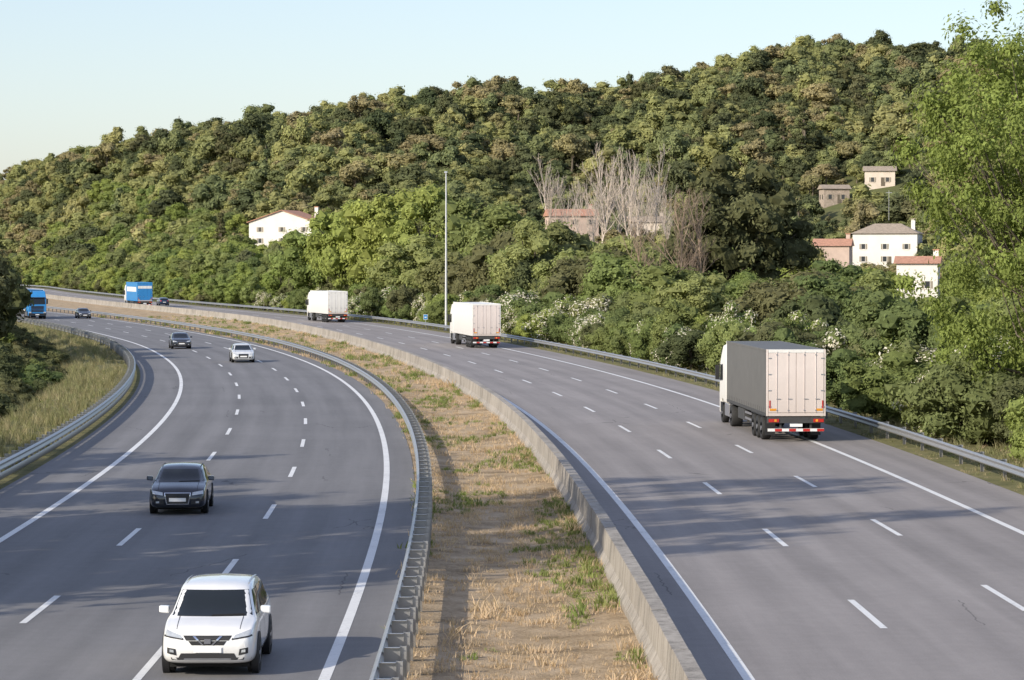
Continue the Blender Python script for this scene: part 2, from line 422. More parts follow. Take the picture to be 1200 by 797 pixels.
def make_tree(name,seed,H,Rr,kind,lm,ncl,per,ls,crown0=.25,clr=.3,core=True,flat=.8,lm2=None,frac2=0,limbs=10,trunk_r=None,shell=.55,aspect=.5,corescale=.66):
    rng=np.random.default_rng(seed); parts=[]
    zc=H*(1+crown0)/2; rz=H*(1-crown0)/2
    C=[];RD=[]
    ph=rng.random(4)*6.28
    for i in range(ncl):
        d=rng.normal(size=3); d/=np.linalg.norm(d); az=math.atan2(d[1],d[0])
        irr=1+.22*math.sin(2*az+ph[0])+.14*math.sin(3*az+ph[1]+d[2]*3)
        rr=rng.random()**.38; cr=clr*Rr*(.65+.7*rng.random())
        if kind=='round':
            p=np.array([d[0]*(Rr-cr*.5)*rr*irr,d[1]*(Rr-cr*.5)*rr*irr,zc+d[2]*(rz-cr*.5)*rr])
        elif kind=='umbrella':
            zz=abs(d[2]) if rng.random()<.8 else d[2]*.4
            p=np.array([d[0]*(Rr-cr*.5)*rr*irr,d[1]*(Rr-cr*.5)*rr*irr,H*crown0+cr*.5+zz*(H*(1-crown0)-cr)*max(rr,.7)])
        elif kind=='cone':
            t=rng.random()**1.4; rmax=Rr*(1-t)**.85*(.75+.25*math.cos(t*40)); cr=cr*(1.1-t*.75)
            p=np.array([math.cos(az)*rmax*rng.random()**.4,math.sin(az)*rmax*rng.random()**.4,H*crown0+t*H*(1-crown0)*.97])
        elif kind=='column':
            t=rng.random(); rmax=Rr*math.sin(math.pi*min(1,(t*.85+.12)))**.7
            p=np.array([math.cos(az)*rmax*rr,math.sin(az)*rmax*rr,H*crown0+t*H*(1-crown0)*.95])
        C.append(p); RD.append([cr,cr,cr*flat])
    C=np.array(C);RD=np.array(RD); ct=rng.random(ncl)
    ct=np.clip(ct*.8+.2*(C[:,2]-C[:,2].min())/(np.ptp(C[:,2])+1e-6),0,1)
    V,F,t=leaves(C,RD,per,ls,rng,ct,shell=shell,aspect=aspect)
    if lm2 is not None:
        nf=len(F); cl=np.repeat(np.arange(ncl),per)
        good=(rng.random(ncl)<.6)[cl]; sel=good&(rng.random(nf)<frac2)
        parts.append((V,F[~sel],1,t)); Vs=V.reshape(nf,4,3)[sel].reshape(-1,3); parts.append((Vs,np.arange(len(Vs)).reshape(-1,4),2,.7))
    else: parts.append((V,F,1,t))
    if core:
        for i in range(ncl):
            v=ICV*(RD[i]*corescale)*(1+.22*rng.normal(size=(len(ICV),1)))+C[i]; parts.append((v,ICF,1,.05+.35*ct[i]))  # filler cores tinted darker than the leaves to imitate shade inside the crown
    tr=trunk_r or .025*H
    top=zc if kind!='cone' else H*.95
    path=[];rad=[]
    bx,by=rng.normal(size=2)*.02*H
    for i in range(6):
        s=i/5; path.append((bx*math.sin(s*2.5),by*math.sin(s*2.2),-.6+s*(top+.6))); rad.append(tr*(1.25-.95*s) if i else tr*1.5)
    v,f=tube(path,rad,8); parts.append((v,f,0,.5))
    idx=rng.choice(ncl,min(limbs,ncl),replace=False)
    for i in idx:
        z0=max(H*crown0*.7,min(C[i][2]*.6,top*.9)); s0=min(1,z0/top); a=np.array([bx*math.sin(s0*2.5),by*math.sin(s0*2.2),z0]); m_=(a+C[i])/2+np.array([0,0,-.05*H*rng.random()])
        v,f=tube([a,m_,C[i]],[tr*.42,tr*.3,tr*.1],5); parts.append((v,f,0,.5))
    mats=[M['bark'],lm]+([lm2] if lm2 else [])
    return build_mesh(name,parts,mats,smooth=(0,))
def make_bare(name,seed,H,mat,spread=.35,levels=4,twigs=5):
    rng=np.random.default_rng(seed); parts=[]
    def br(p,d,l,r,lv):
        pts=[p];rad=[r];q=p.copy();dd=d.copy()
        for i in range(4):
            dd=dd+rng.normal(size=3)*.1+np.array([0,0,.08]); dd/=np.linalg.norm(dd); q=q+dd*l/4; pts.append(q.copy()); rad.append(r*(1-.2*(i+1)))
        v,f=tube(pts,rad,5 if lv==0 else 3); parts.append((v,f,0,.5))
        if lv<levels-1:
            for j in range(twigs+(9 if lv==0 else 0)):
                s=.2+.8*rng.random(); k=min(3,int(s*4)); b0=pts[k]+(pts[k+1]-pts[k])*(s*4-k)
                nd=dd+rng.normal(size=3)*spread*1.4; nd[2]=abs(nd[2])+.45; nd/=np.linalg.norm(nd)
                br(b0,nd,l*(.5-.1*lv/2)*(1.25-s*.6),r*.45,lv+1)
    br(np.array([0,0,-.4]),np.array([0,0,1.]),H*.85,.012*H,0)
    return build_mesh(name,parts,[mat],smooth=(0,))

G_bright=foliage('leaf_bright',[(.16,.20,.05),(.21,.235,.06),(.13,.17,.05),(.19,.205,.07)],.33,gain=1.5)
G_mid=foliage('leaf_mid',[(.11,.137,.04),(.14,.16,.05),(.095,.125,.042),(.15,.155,.057)],.28,gain=1.45)
G_oak=foliage('leaf_olive',[(.09,.10,.042),(.125,.12,.05),(.075,.090,.036),(.12,.125,.05)],.2,gain=1.25)
G_pine=foliage('needle_dark',[(.075,.085,.036),(.095,.095,.038)],.12,.5,1.6,gain=1.2)
G_near=foliage('leaf_fresh',[(.185,.225,.055),(.17,.21,.055)],.36,.55,1.45,gain=1.3)
G_hill=foliage('leaf_hill',[(.13,.148,.055),(.19,.19,.065),(.105,.123,.05),(.16,.17,.06),(.21,.20,.075)],.22,.62,1.45,gain=1.6)
G_hill2=foliage('leaf_hill_dark',[(.075,.09,.040),(.10,.107,.046),(.065,.083,.036),(.115,.112,.05)],.2,.6,1.4,gain=1.3)
G_hill3=foliage('leaf_hill_tawny',[(.20,.17,.08),(.175,.155,.07),(.22,.19,.085),(.17,.16,.065)],.2,.62,1.45,gain=1.45)
G_flower=foliage('blossom_cream',[(.66,.62,.44),(.72,.68,.50)],.3,.9,1.2)
G_drygr=foliage('dry_blades',[(.52,.40,.23),(.62,.49,.30),(.45,.33,.18)],.3,.8,1.2)
G_grgr=foliage('green_blades',[(.17,.22,.06),(.25,.28,.09),(.16,.19,.06)],.3,.8,1.25)
G_veg=foliage('verge_blades',[(.32,.29,.14),(.23,.24,.10),(.40,.34,.18)],.3,.7,1.3)

TR={}
TR['ash']=[make_tree('ash_a',11,12,4.2,'round',G_bright,62,150,.17,.18,.30),make_tree('ash_b',12,12,4.6,'round',G_bright,70,140,.17,.14,.26),make_tree('ash_c',13,12,3.4,'column',G_bright,60,150,.16,.12,.36)]
TR['elm']=[make_tree('elm_a',21,11,4.4,'round',G_mid,64,140,.17,.15,.29),make_tree('elm_b',22,11,3.8,'column',G_mid,60,140,.17,.1,.34)]
TR['oak']=[make_tree('oak_a',31,9,4.2,'round',G_oak,56,140,.16,.15,.30),make_tree('oak_b',32,9,3.8,'round',G_oak,50,150,.16,.2,.33)]
TR['shrub']=[make_tree('shrub_a',41,5,3.0,'round',G_mid,60,200,.10,.0,.28,limbs=14),make_tree('shrub_b',42,5,2.6,'round',G_bright,56,200,.10,.0,.30,limbs=14)]
TR['flower']=[make_tree('blossom_a',45,5,2.6,'round',G_mid,56,200,.10,.0,.30,lm2=G_flower,frac2=.65,limbs=14),make_tree('blossom_b',46,5,2.8,'round',G_bright,56,200,.10,.0,.28,lm2=G_flower,frac2=.5,limbs=14)]
TR['spine']=[make_tree('stone_pine',51,17,7.2,'umbrella',G_pine,120,110,.18,.42,.20,flat=.7,limbs=26,trunk_r=.38)]
TR['cedar']=[make_tree('cedar',55,15,4.0,'cone',G_pine,90,90,.22,.08,.28,flat=.45,limbs=20)]
TR['near']=[make_tree('poplar',61,19,6.2,'round',G_near,240,250,.105,.06,.17,core=False,flat=.8,limbs=90,trunk_r=.15,shell=.1)]
TR['shade']=[make_tree('shade',65,15,5.0,'round',G_mid,60,110,.24,.25,.24,core=False,limbs=30,shell=.2)]
TR['bare']=[make_bare('bare_a',71,15,M['barepale'],.3),make_bare('bare_b',72,15,M['barepale'],.34),make_bare('bare_c',73,15,M['barepale'],.28)]
TR['bareb']=[make_bare('bare_d',74,15,M['barebrown'],.45,4,6)]
print('tree meshes',time.time()-T0)

names={'ash':'ash_tree','elm':'elm_tree','oak':'holm_oak_tree','shrub':'shrub','flower':'flowering_shrub','spine':'stone_pine_tree','cedar':'cedar_tree','near':'poplar_tree','shade':'plane_tree','bare':'bare_tree','bareb':'bare_tree'}
base={'ash':(12,4.2),'elm':(11,4.2),'oak':(9,4),'shrub':(5,2.9),'flower':(5,2.7),'spine':(17,7.2),'cedar':(15,4),'near':(19,6.2),'shade':(15,5),'bare':(15,4),'bareb':(15,4)}
def plant(kind,X,Y,h,w=1.0,z=None,var=None):
    me=rnd.choice(TR[kind]) if var is None else TR[kind][var]
    s=h/base[kind][0]; z=float(terr(X,Y)) if z is None else z
    return obj(names[kind],me,None,(X,Y,z),rnd.random()*6.28,(s*w,s*w*rnd.uniform(.9,1.1),s))

# houses: (X,Y,halfwidth,clearing in front)
HS=[(-58,760,10,80),(14.8,720,6,85),(35,760,5,40),(88,680,9,110),(70,500,4.5,310),(73,660,4,95),(86,775,4,35),(99,782,5,35)]
def clear(X,Y,front=None,ext=1.5):
    for hx,hy,hw,fr in HS:
        if hy-fr<Y<hy+6:
            bx=hx*Y/hy if Y<hy else hx
            if abs(X-bx)<hw*(Y/hy if Y<hy else 1)+ext+(1.5 if fr>200 else 0): return False
    return True

key=[('ash',-19,425,20.5,1.0),('ash',-12,418,19.5,1.05),('elm',-6,410,19,1.0),('ash',-24,432,18,1.0),('elm',-1,400,17,1.1),('ash',-9,436,19.5,1.0),
('ash',-30,455,15,1.1),('elm',4,395,13,1.2),
('spine',23.6,300,22.0,.90),
('bareb',13,296,12,1),('bareb',16.5,286,14.5,1.0),('bareb',18.5,289,15,1.0),('bareb',38,190,8.5,1),
('near',22.6,126,20.5,.82),('near',28.5,140,22,.85),('near',25.8,118,16,.9),
('ash',2,330,13,1.1),('ash',7,318,10.5,1.2),('elm',11,312,9.0,1.2),
('elm',28,272,8.5,1.2),('ash',33,262,10,1.2),('ash',30,240,9,1.1)]
for k,X,Y,h,w in key: plant(k,X,Y,h,w)
for i in range(20):
    X=9+28*(i/19)+rnd.uniform(-1,1); Y=rnd.uniform(655,700)
    if i<8 and i%2: Y=rnd.uniform(728,745)
    plant('bare',X,Y,rnd.uniform(18,26)*(1.05 if 7<i<18 else .8),.85)
for X,Y,h in [(-76,758,15),(-70,765,12),(83,830,17),(78,838,12),(-20,640,13),(46,720,13),(60,742,14)]: plant('cedar',X,Y,h,1.1)
for X,Y,h in [(106,850,12),(62,900,12),(-30,905,12),(20,960,12),(-90,930,11),(45,1010,12),(110,960,13),(-5,820,12),(52,790,12)]: plant('spine',X,Y,h,.8)

def belt():
    y=84.
    while y<470:
        for row,(o0,o1) in enumerate(((16.6,19.5),(19.5,24))):
            o=rnd.uniform(o0,o1)+ (1.0 if y<160 else 0); p=R.pt(y+rnd.uniform(-1.5,1.5),o)
            k=rnd.choices(['shrub','flower','elm','oak'],[.48,.42,.08 if y<250 else .2,.1])[0]
            hh=rnd.uniform(2.2,4.6) if row==0 else rnd.uniform(3.2,6.0)
            if k in('elm','oak'): hh*=1.25
            plant(k,float(p[0]),float(p[1]),hh,rnd.uniform(.8,1.25),z=zR(o)-.2)
        y+=3.4 if y<250 else 4.6
    y=92.
    while y<480:
        for o0,o1 in ((25,31),(32,40),(41,52)):
            o=rnd.uniform(o0,o1); p=R.pt(y+rnd.uniform(-3,3),o); X,Y=float(p[0]),float(p[1])
            if X/Y>.21: continue
            if not clear(X,Y): continue
            k=rnd.choices(['ash','elm','oak'],[.45,.32,.23])[0]
            hh=rnd.uniform(5.6,8.8) if y<200 else (rnd.uniform(7,11) if y<330 else rnd.uniform(8.5,13.5))
            if X/Y<-.055 and Y>400: hh=rnd.uniform(8,12)
            if 100<Y and X/Y>.118: hh=min(hh,6.8+rnd.random()*1.2)
            if .045<X/Y<.115 and 150<Y<300: hh*=.85
            plant(k,X,Y,hh,rnd.uniform(.95,1.3))
        y+=7.5
belt()
# left side bushes and trees
y=95.
while y<430:
    near=y<200
    for o0,o1,h0,h1 in ((19,21,1.8,3.0),(21.5,25,2.8,4.4),(26,31,3.6,5.4),(32,39,6.5,9.0)):
        o=rnd.uniform(o0,o1); p=L.pt(y+rnd.uniform(-2,2),-o)
        if y>290 and h0>2.5: o+=6; p=L.pt(y,-o)
        k=rnd.choices(['shrub','oak','elm'],[.12,.78,.10])[0] if h1<7 else 'oak'
        hh=rnd.uniform(h0,h1)*(1 if near else .78)
        plant(k,float(p[0]),float(p[1]),hh,rnd.uniform(1.0,1.35),z=-1.3)
    y+=4.0
for X,Y,h in [(-42.4,226,10.5),(-45,236,11.5),(-47,248,11),(-43.4,214,10),(-51.5,262,10.5),(-55.5,282,10.5),(-60,300,10.5)]: plant('oak',X,Y,h,.92)
for X,Y,h in [(-27,38,11),(-30,52,14),(-25,61,10),(-31,72,17),(-27,84,12),(-36,96,18),(-33,30,12),(-42,60,22),(-41,78,22),(-44,100,18),(-33,62,23),(-27,57,27),(-29,70,28)]: plant('shade',X,Y,h,.85 if h<24 else .65)

# ---- geometry-nodes scatter
def tmpl(collname,meshes):
    c=bpy.data.collections.new(collname)
    for i,me in enumerate(meshes):
        o=bpy.data.objects.new('%s_%02d'%(collname,i),me); c.objects.link(o)
    return c
def scatter(name,P,rot,scl,idx,coll):
    me=bpy.data.meshes.new(name); me.vertices.add(len(P)); me.vertices.foreach_set('co',np.asarray(P,np.float32).ravel())
    a=me.attributes.new('rotv','FLOAT_VECTOR','POINT'); a.data.foreach_set('vector',np.asarray(rot,np.float32).ravel())
    a=me.attributes.new('sclv','FLOAT_VECTOR','POINT'); a.data.foreach_set('vector',np.asarray(scl,np.float32).ravel())
    a=me.attributes.new('vid','INT','POINT'); a.data.foreach_set('value',np.asarray(idx,np.int32))
    o=obj(name,me)
    ng=bpy.data.node_groups.new(name+'_gn','GeometryNodeTree')
    ng.interface.new_socket('Geometry',in_out='INPUT',socket_type='NodeSocketGeometry'); ng.interface.new_socket('Geometry',in_out='OUTPUT',socket_type='NodeSocketGeometry')
    gi=ng.nodes.new('NodeGroupInput'); go=ng.nodes.new('NodeGroupOutput'); ip=ng.nodes.new('GeometryNodeInstanceOnPoints'); ci=ng.nodes.new('GeometryNodeCollectionInfo')
    ci.inputs['Collection'].default_value=coll; ci.inputs['Separate Children'].default_value=True; ci.inputs['Reset Children'].default_value=True
    def na(n,t):
        x=ng.nodes.new('GeometryNodeInputNamedAttribute'); x.data_type=t; x.inputs['Name'].default_value=n; return x.outputs['Attribute']
    ng.links.new(gi.outputs[0],ip.inputs['Points']); ng.links.new(ci.outputs[0],ip.inputs['Instance']); ip.inputs['Pick Instance'].default_value=True
    ng.links.new(na('vid','INT'),ip.inputs['Instance Index']); ng.links.new(na('rotv','FLOAT_VECTOR'),ip.inputs['Rotation']); ng.links.new(na('sclv','FLOAT_VECTOR'),ip.inputs['Scale'])
    ng.links.new(ip.outputs[0],go.inputs[0])
    m=o.modifiers.new('scatter','NODES'); m.node_group=ng
    return o
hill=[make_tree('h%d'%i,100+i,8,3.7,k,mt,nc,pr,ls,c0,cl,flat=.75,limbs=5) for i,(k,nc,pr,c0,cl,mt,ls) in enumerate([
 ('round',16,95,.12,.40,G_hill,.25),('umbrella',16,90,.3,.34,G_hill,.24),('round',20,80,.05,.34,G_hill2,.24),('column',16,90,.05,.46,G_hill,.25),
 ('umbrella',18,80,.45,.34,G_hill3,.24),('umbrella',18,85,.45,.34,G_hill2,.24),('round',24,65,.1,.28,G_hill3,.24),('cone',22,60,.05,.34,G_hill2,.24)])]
hc=tmpl('hill_crown',hill)
P=[];RO=[];SC=[];ID=[]
for gyv in np.arange(470,1235,6.0):
    for gxv in np.arange(-330,330,5.8):
        X=gxv+rnd.uniform(-2.8,2.8); Y=gyv+rnd.uniform(-2.8,2.8)
        if abs(X)>.26*Y: continue
        if X-float(R.x(Y))*1.0<26: continue
        if not clear(X,Y): continue
        z=float(terr(X,Y)); s=rnd.uniform(.48,1.05)
        q=rnd.random()
        if q<.08 and 800<Y<1090: s=rnd.uniform(1.35,1.75)
        elif q<.26: s*=1.3
        n=mnoise.noise(Vector((X*.022,Y*.016,0))); n2=mnoise.noise(Vector((X*.03+9,Y*.02,5)))
        P.append((X,Y,z-.4)); RO.append((0,0,rnd.random()*6.28)); SC.append((s*rnd.uniform(.95,1.35),s*rnd.uniform(.95,1.35),s*rnd.uniform(.85,1.2)))
        ID.append(rnd.choices(range(8),[2.5+6*max(0,-n),2,1.6+9*max(0,n),1.2+6*max(0,-n),.5+6*max(0,n2),1.4+7*max(0,n),.35+6*max(0,n2),.4])[0])
scatter('hillside_forest',P,RO,SC,ID,hc)
print('hill trees',len(P))
vc=tmpl('valley_tree',TR['ash']+TR['elm']+TR['oak'])
P=[];RO=[];SC=[];ID=[]
def addv(X,Y,s,i): P.append((X,Y,float(terr(X,Y))-.3)); RO.append((0,0,rnd.random()*6.28)); SC.append((s*1.15,s*1.15,s)); ID.append(i)
for Yv in np.arange(300,1000,6.):
    for o in np.arange(19,110,6.5):
        if Yv<480 and o<53: continue
        p=R.pt(Yv+rnd.uniform(-2.5,2.5),o+rnd.uniform(-2.5,2.5)); X,Y=float(p[0]),float(p[1])
        if abs(X)>.25*Y or not clear(X,Y): continue
        if Y>660 and o>60: continue
        s=rnd.uniform(.5,1.05) if o>25 else rnd.uniform(.35,.65)
        if Y<560 and X/Y<-.05: s*=.85
        if 480<Y<760 and -.01<X/Y<.06: s*=.65
        addv(X,Y,s,rnd.choices(range(7),[3,3,3,3,3,2.2,2.2])[0])
for Yv in np.arange(140,300,7.):
    for o in np.arange(53,100,7):
        X=float(R.x(Yv))+o+rnd.uniform(-3,3); 
        if X>.24*Yv or not clear(X,Yv): continue
        s=rnd.uniform(.5,.85); 
        addv(X,Yv+rnd.uniform(-3,3),s,rnd.randrange(7))
for Yv in np.arange(440,1100,7.):
    for o in (24,31,39,48):
        p=L.pt(Yv,-o-rnd.uniform(0,5)); addv(float(p[0]),float(p[1]),rnd.uniform(.6,.95),rnd.randrange(7))
scatter('valley_woodland',P,RO,SC,ID,vc)

# ---- grass
def tuft(name,seed,mat,nb,h,spread,wd):
    rng=np.random.default_rng(seed); V=[];T=[]
    for i in range(nb):
        a=rng.random()*6.28; r=spread*rng.random(); b=np.array([r*math.cos(a),r*math.sin(a),0]); hh=h*(.5+.8*rng.random())
        d=rng.normal(size=2)*.45; w=rng.random()*6.28; wv=np.array([math.cos(w),math.sin(w),0])*wd
        tip=b+np.array([d[0]*hh,d[1]*hh,hh]); mid=b+np.array([d[0]*hh*.3,d[1]*hh*.3,hh*.55])
        V+=[b-wv,b+wv,mid+wv*.7,mid-wv*.7, mid-wv*.7,mid+wv*.7,tip,tip]; t=rng.random(); T+=[t]*8
    F=np.arange(len(V)).reshape(-1,4)
    return build_mesh(name,[(np.array(V),F,0,np.array(T))],[mat])
gc=tmpl('grass_tuft',[tuft('gd1',1,G_drygr,16,.10,.16,.007),tuft('gd2',2,G_drygr,18,.16,.2,.008),tuft('gg1',3,G_grgr,18,.10,.18,.010),tuft('gg2',4,G_grgr,16,.17,.14,.012),tuft('gv1',5,G_veg,22,.55,.3,.012),tuft('gv2',6,G_veg,22,.4,.3,.014)])
P=[];RO=[];SC=[];ID=[]
def addg(X,Y,z,s,i): P.append((X,Y,z)); RO.append((rnd.uniform(-.15,.15),rnd.uniform(-.15,.15),rnd.random()*6.28)); SC.append((s*1.15,s*1.15,s)); ID.append(i)
y=44.
while y<420:
    step=.22 if y<100 else (.35 if y<180 else .8)
    nacross=14 if y<100 else 11
    for j in range(nacross):
        t=rnd.random(); yy=y+rnd.random()*step
        a=L.pt(yy,1.05); b_=R.pt(yy,-1.75); X=float(a[0]*(1-t)+b_[0]*t); Y=float(a[1]*(1-t)+b_[1]*t)
        n=mnoise.noise(Vector((X*.35,Y*.09,3.1)))+.6*mnoise.noise(Vector((X*.9,Y*.5,7.7)))
        edge=min(t,1-t)
        green=n>.36 or (edge<.12 and n>.05) or (Y>110 and n>.12) or (Y>200 and n>.0)
        if 60<Y<74 and 1.2<X<2.9: green=n>-.15
        dens=.85 if green else (.5 if n>-.2 else .15)
        if rnd.random()>dens: continue
        addg(X,Y,-.012-.16*math.sin(math.pi*t),rnd.uniform(.5,1.15)*(1.25 if edge<.08 else 1)*(1.2 if step>.3 else 1)*(1.5 if step>.7 else 1)*(1.8 if rnd.random()<.03 else 1),(2 if rnd.random()<.6 else 3) if green and rnd.random()<.75 else (0 if rnd.random()<.6 else 1))
    y+=step
y=60.
while y<420:
    for j in range(10):
        o=rnd.uniform(13.7,21); p=L.pt(y+rnd.random(),-o)
        addg(float(p[0]),float(p[1]),zL(o)-.02,rnd.uniform(.5,1.1)*(.5 if o<14.8 else 1),rnd.choice([4,5,4,3]))
    for j in range(5):
        o=rnd.uniform(13.8,19.5); p=R.pt(y+rnd.random(),o)
        if p[1]>80: addg(float(p[0]),float(p[1]),zR(o)-.02,rnd.uniform(.5,1.0)*(.5 if o<14.8 else 1),rnd.choice([4,5,3,1]))
    y+=.5 if y<200 else .9
scatter('grass',P,RO,SC,ID,gc)
print('grass',len(P),time.time()-T0)

# ------------------------------------------------------------------ houses
def house(name,X,Y,w,d,h,rh,yaw,wall,roof,ridge='y',cols=3,floors=2,chim=True,z=None,hip=False):
    z=float(terr(X,Y)) if z is None else z
    e=empty(name,(X,Y,z),yaw)
    b=B(); 
    if ridge=='y':
        V=[(-w/2,-d/2,-2),(w/2,-d/2,-2),(w/2,d/2,-2),(-w/2,d/2,-2),(-w/2,-d/2,h),(w/2,-d/2,h),(w/2,d/2,h),(-w/2,d/2,h),(0,-d/2,h+rh),(0,d/2,h+rh)]
        b.add(V,[(0,1,5,8,4),(1,2,6,5),(2,3,7,9,6),(3,0,4,7),(4,8,9,7),(8,5,6,9)],wall)
    else:
        V=[(-w/2,-d/2,-2),(w/2,-d/2,-2),(w/2,d/2,-2),(-w/2,d/2,-2),(-w/2,-d/2,h),(w/2,-d/2,h),(w/2,d/2,h),(-w/2,d/2,h)]
        b.add(V,[(0,1,5,4),(1,2,6,5),(2,3,7,6),(3,0,4,7),(4,5,6,7)],wall)
    b.make('walls',e)
    r=B(); o=.5; th=.18; s=rh/(w/2 if ridge=='y' else d/2)
    if ridge=='y':
        for sg in (-1,1):
            a=[(0,h+rh+.03),(sg*(w/2+o),h-o*s+.03)]
            V=[(a[0][0],-d/2-o,a[0][1]),(a[1][0],-d/2-o,a[1][1]),(a[1][0],d/2+o,a[1][1]),(a[0][0],d/2+o,a[0][1])]
            V+= [(p[0],p[1],p[2]+th) for p in V]
            r.add(V,[(0,1,2,3),(4,5,6,7),(0,1,5,4),(1,2,6,5),(2,3,7,6),(3,0,4,7)],roof)
    else:
        rx=(w/2-d/2*.8) if hip else w/2+o
        V=[(-w/2-o,-d/2-o,h+.02),(w/2+o,-d/2-o,h+.02),(w/2+o,d/2+o,h+.02),(-w/2-o,d/2+o,h+.02),(-rx,0,h+rh),(rx,0,h+rh)]
        r.add(V,[(0,1,5,4),(1,2,5),(2,3,4,5),(3,0,4),(0,3,2,1)],roof)
    r.make('roof',e)
    wd=B()
    for f in range(floors):
        zc=1.5+f*2.9
        if zc>h-.6: continue
        for i in range(cols):
            xc=-w/2+w*(i+.5)/cols
            wd.box(xc-.45,xc+.45,-d/2-.02,-d/2+.05,zc-.6,zc+.6,M['win'])
            wd.box(xc-.53,xc-.45,-d/2-.06,-d/2+.02,zc-.68,zc+.68,wall); wd.box(xc+.45,xc+.53,-d/2-.06,-d/2+.02,zc-.68,zc+.68,wall)
            wd.box(xc-.6,xc+.6,-d/2-.12,-d/2+.02,zc-.78,zc-.7,wall)
            wd.box(xc-.9,xc-.55,-d/2-.06,-d/2-.005,zc-.62,zc+.62,M['wood']); wd.box(xc+.55,xc+.9,-d/2-.06,-d/2-.005,zc-.62,zc+.62,M['wood'])
        for j in range(2):
            yc=-d/2+d*(j+.5)/2
            for sg in (-1,1):
                a_,c_=sorted((sg*w/2+sg*.02,sg*w/2-sg*.05)); wd.box(a_,c_,yc-.5,yc+.5,zc-.65,zc+.65,M['win'])
    wd.make('windows',e)
    dd=B(); dd.box(w*.03,w*.03+1.1,-d/2-.05,-d/2+.02,-.2,2.1,M['bark']); dd.make('door',e)
    if chim:
        c=B(); c.box(w*.36,w*.36+.9,.5,1.4,h-.3,h+rh+1.0,wall); c.box(w*.36-.1,w*.36+1.0,.4,1.5,h+rh+1.0,h+rh+1.2,roof); c.make('chimney',e)
    return e
house('white_house',-58,760,18.0,14,6.3,3.0,math.radians(-14),M['wallw'],M['roofr'],cols=3)
house('pink_house',14.8,720,12.0,10,8.8,1.8,.12,M['wallp'],M['roofr'],'x',3,3)
house('grey_roofed_house',35,760,10,8,4.2,1.6,-.1,M['wallc'],M['roofg'],'x',3,1)
house('villa',88,680,15,11,7.4,2.4,-.25,M['wallw'],M['roofg'],'x',3,2,hip=True)
house('cottage',70,500,7,7,8.0,1.3,-.2,M['wallw'],M['roofr'],'x',2,2,z=-.5)
house('tiled_cottage',73,660,8,8,6.6,1.7,-.2,M['wallp'],M['roofr'],'x',2,1)
house('stone_farmhouse',86,775,7,6,3.6,1.2,.1,M['stone'],M['roofg'],'x',2,1,chim=False)
house('stone_barn',99,782,8,6,3.8,1.4,-.1,M['wallc'],M['roofg'],'x',2,1,chim=False)

# ------------------------------------------------------------------ vehicles
def yaw_of(ref,Y,rev=False):
    g=float(ref.g(Y)); d=Vector((g,1)); 
    if rev: d=-d
    return math.atan2(-d.x,d.y)
def chaikin(A,it=2):
    for _ in range(it):
        q=.75*A[:-1]+.25*A[1:]; r=.25*A[:-1]+.75*A[1:]
        m=np.empty((2*len(q),)+A.shape[1:]); m[0::2]=q; m[1::2]=r
        A=np.concatenate([A[:1],m,A[-1:]])
    return A
STY={
'suv':dict(st=[(-2.19,.45,.80,.92,.72,.62),(-2.12,.32,.95,1.15,.85,.70),(-1.95,.27,1.03,1.44,.89,.68),(-1.6,.24,1.04,1.56,.90,.68),(-.6,.22,1.02,1.61,.905,.69),(.25,.22,1.00,1.60,.905,.69),(.62,.22,.99,1.50,.905,.68),(1.28,.22,.98,1.06,.905,.76),(1.65,.22,.93,1.0,.895,.74),(1.98,.24,.85,.92,.87,.70),(2.13,.27,.75,.81,.81,.66),(2.19,.33,.66,.72,.72,.58)],
 wh=(-1.33,1.33,.345),ws=(1.06,1.48,.765,.635),sw=(1.05,1.48)),
'hatch':dict(st=[(-2.14,.42,.75,.85,.70,.60),(-2.08,.28,.88,1.02,.82,.68),(-1.85,.23,.95,1.27,.87,.65),(-1.45,.20,.95,1.38,.88,.65),(-.5,.18,.94,1.43,.885,.66),(.15,.18,.92,1.42,.885,.66),(.5,.18,.91,1.33,.885,.65),(1.18,.18,.90,.96,.885,.74),(1.6,.18,.84,.90,.875,.72),(1.95,.20,.76,.82,.85,.70),(2.1,.22,.66,.72,.79,.64),(2.16,.28,.58,.64,.70,.58)],
 wh=(-1.3,1.28,.325),ws=(.96,1.31,.75,.605),sw=(.97,1.30)),
}
